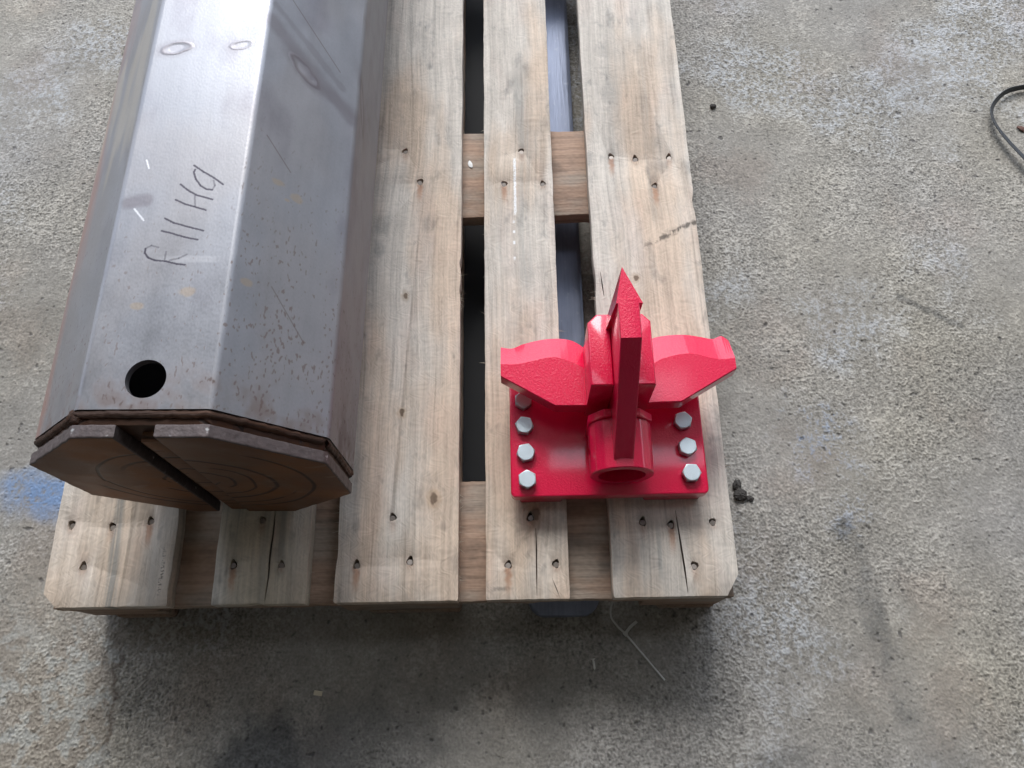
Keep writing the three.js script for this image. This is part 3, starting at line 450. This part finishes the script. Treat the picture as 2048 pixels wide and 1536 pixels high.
{ // hexagon bolts: chamfered head, dark ring beneath
  const hex = new THREE.Shape(); for (let i = 0; i < 6; i++) { const a = i * Math.PI / 3; hex[i ? 'lineTo' : 'moveTo'](.0111 * Math.cos(a), .0111 * Math.sin(a)); }
  const ev = new Evaluator(); ev.useGroups = false;
  let body = new THREE.ExtrudeGeometry(hex, { depth: .0085, bevelEnabled: false }).rotateX(-Math.PI / 2); body = toCreasedNormals(body, .2);
  const cone = toCreasedNormals(new THREE.LatheGeometry([[0, -.001], [.0145, -.001], [.0145, .0051], [.0091, .0083], [0, .0083]].map(([a, b]) => new THREE.Vector2(a, b)), 48), .3);
  const a = new Brush(body, zincMat), b = new Brush(cone, zincMat); a.updateMatrixWorld(); b.updateMatrixWorld();
  const head = ev.evaluate(a, b, INTERSECTION).geometry;
  const baseRing = toCreasedNormals(new THREE.LatheGeometry([[0, 0], [.0098, 0], [.0098, .0016], [0, .0016]].map(([q, w]) => new THREE.Vector2(q, w)), 32), .3);
  const dark = std({ color: new THREE.Color().setRGB(.1, .1, .105), metalness: .5, roughness: .5 });
  [[.5575, .2243], [.558, .193], [.559, .160], [.560, .128], [.743, .227], [.744, .195], [.7465, .163], [.748, .132]].forEach(([x, d], i) => {
    const m = part('bolt', head, zincMat, tool); m.position.set(x - TO[0], .1842 + .0016 - TO[1], -d - TO[2]); m.rotation.set((R0() - .5) * .05, .5 + i * .37, (R0() - .5) * .05);
    part('bolt_dark_ring', baseRing, dark, m).position.y = -.0015;
  });
}

// ------------------------------------------------------------------ the fork under the pallet
{
  const n = fbm, tx = bake(512, 512, (u, v, o) => { const a = fbm(u * 60, v * 6, 4, .6), b = fbm(u * 8, v * 8, 4), s = sm(.32, .5, fbm(u * 30, v * 40 + 7, 3)); const k = .26 * (1 + .25 * a + .3 * b); o[0] = mix(k * .9, .34, s * .35); o[1] = mix(k, .37, s * .35); o[2] = mix(k * 1.3, .42, s * .35); o[3] = .5 + .2 * a; o[4] = .46 + .12 * b + .1 * a; }, { rough: true });
  const m = std({ map: withRepeat(tx.map, 4, 2), bumpMap: withRepeat(tx.bumpMap, 4, 2), roughnessMap: withRepeat(tx.roughnessMap, 4, 2), bumpScale: .0006, roughness: 1, metalness: .6 });
  const P = rrect(.559, .6500, -.0075, 1.6, .022), g = slab(P, .030, .006).rotateX(-Math.PI / 2).translate(0, .0006, 0);
  const f = part('lifting_fork', boxUV(g), m, scene); tag(f, 'dark steel lifting fork tine pushed lengthwise under the pallet, rounded tip showing', 'fork tine');
}

// ------------------------------------------------------------------ an added black sheet, its colour standing in for shade under the pallet
{ const m = part('added_shade_sheet', new RoundedBoxGeometry(.214, .005, 1.25, 2, .002).translate(.451, .0029, -.80), std({ color: new THREE.Color().setRGB(.018, .018, .019), roughness: .7 }), scene);
  tag(m, 'added black sheet standing in for the shade under the pallet, seen only through the gaps', 'mat'); }

// ------------------------------------------------------------------ small things on the floor
const onFloor = (name, g, m, label, cat) => tag(part(name, g, m, scene), label, cat);
function ribbon(pts, w, t, seg = 120) {                                // flat band standing on its edge or lying, following points [x, y, z, roll]
  const c = new THREE.CatmullRomCurve3(pts.map((p) => new THREE.Vector3(p[0], p[1], p[2])), false, 'centripetal'), pos = [], idx = [], up = new THREE.Vector3(0, 1, 0);
  for (let i = 0; i <= seg; i++) { const u = i / seg, p = c.getPoint(u), tg = c.getTangent(u), side = tg.clone().cross(up).normalize(), nrm = side.clone().cross(tg), fi = u * (pts.length - 1), k = Math.min(Math.floor(fi), pts.length - 2), roll = mix(pts[k][3], pts[k + 1][3], fi - k); const s = side.clone().multiplyScalar(Math.cos(roll)).add(nrm.clone().multiplyScalar(Math.sin(roll))), n = nrm.clone().multiplyScalar(Math.cos(roll)).sub(side.clone().multiplyScalar(Math.sin(roll))); for (const [a, b] of [[-1, -1], [1, -1], [1, 1], [-1, 1]]) pos.push(p.x + s.x * a * w / 2 + n.x * b * t / 2, p.y + s.y * a * w / 2 + n.y * b * t / 2, p.z + s.z * a * w / 2 + n.z * b * t / 2); if (i) for (let q = 0; q < 4; q++) { const A = (i - 1) * 4 + q, B = (i - 1) * 4 + (q + 1) % 4; idx.push(A, B, A + 4, B, B + 4, A + 4); } }
  idx.push(0, 2, 1, 0, 3, 2); const e = seg * 4; idx.push(e, e + 1, e + 2, e, e + 2, e + 3);
  const g = new THREE.BufferGeometry(); g.setAttribute('position', new THREE.Float32BufferAttribute(pos, 3)); g.setIndex(idx); return toCreasedNormals(g.toNonIndexed(), .5);
}
onFloor('packing_strap', ribbon([[1.62, .006, -.86, 1.3], [1.50, .007, -.842, 1.35], [1.40, .008, -.833, 1.4], [1.372, .009, -.822, 1.15], [1.344, .010, -.790, .75], [1.341, .011, -.762, .55], [1.350, .013, -.728, .4], [1.372, .014, -.682, .35], [1.415, .013, -.60, .3], [1.50, .008, -.48, .25]], .0105, .0009, 220), std({ color: new THREE.Color().setRGB(.035, .04, .046), roughness: .38 }), 'black plastic packing strap bent into a loop at the right edge', 'strap');
{
  const t = thing('cable_tie', 'thin grey plastic cable tie lying on the floor below the pallet', 'cable tie', [.683, .0, .029]);
  const m = std({ color: new THREE.Color().setRGB(.54, .54, .51), roughness: .45 }), o = (g) => g.translate(-.683, 0, -.029);
  part('strap', o(ribbon([[.700, .004, -.035, .5], [.676, .006, -.02, .6], [.667, .007, -.006, .7], [.666, .006, .008, .8], [.673, .005, .019, .6], [.683, .004, .029, .5], [.700, .005, .050, .7], [.716, .0045, .070, .8], [.729, .003, .086, .6]], .0026, .0011)), m, t);
  part('tail', o(ribbon([[.683, .004, .029, .2], [.690, .0035, .021, .2], [.699, .003, .014, .2]], .0036, .001, 20)), m, t);
  part('head', o(new RoundedBoxGeometry(.0048, .0036, .0055, 2, .0008).rotateY(.7).translate(.6832, .0045, .0292)), m, t);
}
{ const g = mergeGeometries([new THREE.CylinderGeometry(.0021, .0012, .0016, 12).translate(0, .0118, 0), new THREE.CylinderGeometry(.0009, .0008, .010, 8).translate(0, .006, 0), new THREE.ConeGeometry(.0008, .003, 8).rotateX(Math.PI).translate(0, -.0004, 0), ...[...Array(7)].map((_, i) => new THREE.TorusGeometry(.0009, .0002, 5, 12).rotateX(Math.PI / 2 + .15).translate(0, .001 + i * .0013, 0))]);
  g.scale(1.5, 1, 1.5).rotateX(-Math.PI / 2).rotateY(.12).translate(.6415, .0021, .071); onFloor('screw', g, std({ color: new THREE.Color().setRGB(.72, .70, .65), metalness: .4, roughness: .45 }), 'tiny steel screw lying on the shaded floor in front of the fork tip', 'screw'); }
function rock(r, sx, sy, sz, seed, amp = .35) { const g = new THREE.IcosahedronGeometry(r, 4), p = g.attributes.position; for (let i = 0; i < p.count; i++) { const x = p.getX(i), y = p.getY(i), z = p.getZ(i), k = 1 + amp * fbm(x / r * 1.3 + seed, y / r * 1.3 + z / r * 1.1 - seed, 4); p.setXYZ(i, x * k * sx, y * k * sy, z * k * sz); } g.computeVertexNormals(); return g; }
const dirtMat = std({ color: new THREE.Color().setRGB(.055, .05, .046), roughness: .95 });
onFloor('dirt_clod', mergeGeometries([rock(.0085, 1.1, .6, .9, 3, .9).translate(.853, .004, -.150), rock(.006, 1, .7, 1.2, 8, .8).translate(.850, .003, -.164), rock(.004, 1.2, .6, 1, 5, .8).translate(.866, .002, -.145)]), dirtMat, 'crumbled black clod of dirt on the floor against the right board', 'dirt clod');
onFloor('pebble', rock(.0052, 1, .6, .8, 11, .6).translate(.888, .0028, -.814), dirtMat, 'small black pebble on the floor near the top right of the pallet', 'pebble');
onFloor('wood_chip', new RoundedBoxGeometry(.011, .0018, .006, 2, .0007).rotateY(-.15).rotateZ(.1).translate(.291, .002, .094), std({ color: new THREE.Color().setRGB(.62, .55, .42), roughness: .8 }), 'pale wood chip lying on the dark floor in front of the pallet', 'wood chip');
onFloor('rusty_flake', rock(.006, 1.9, .25, .7, 21, .6).rotateY(-.5).translate(1.392, .0022, -.752), std({ color: new THREE.Color().setRGB(.12, .06, .045), roughness: .85 }), 'rusty brown flake on the floor inside the black strap loop', 'flake');
onFloor('paper_scrap', rock(.0055, .55, .12, 1.1, 41, .5).rotateY(.3).rotateZ(.2).translate(.489, .1232, -.6165), std({ color: new THREE.Color().setRGB(.8, .8, .78), roughness: .7 }), 'white scrap lying on the middle stretcher between two boards', 'scrap');

renderer.render(scene, camera);
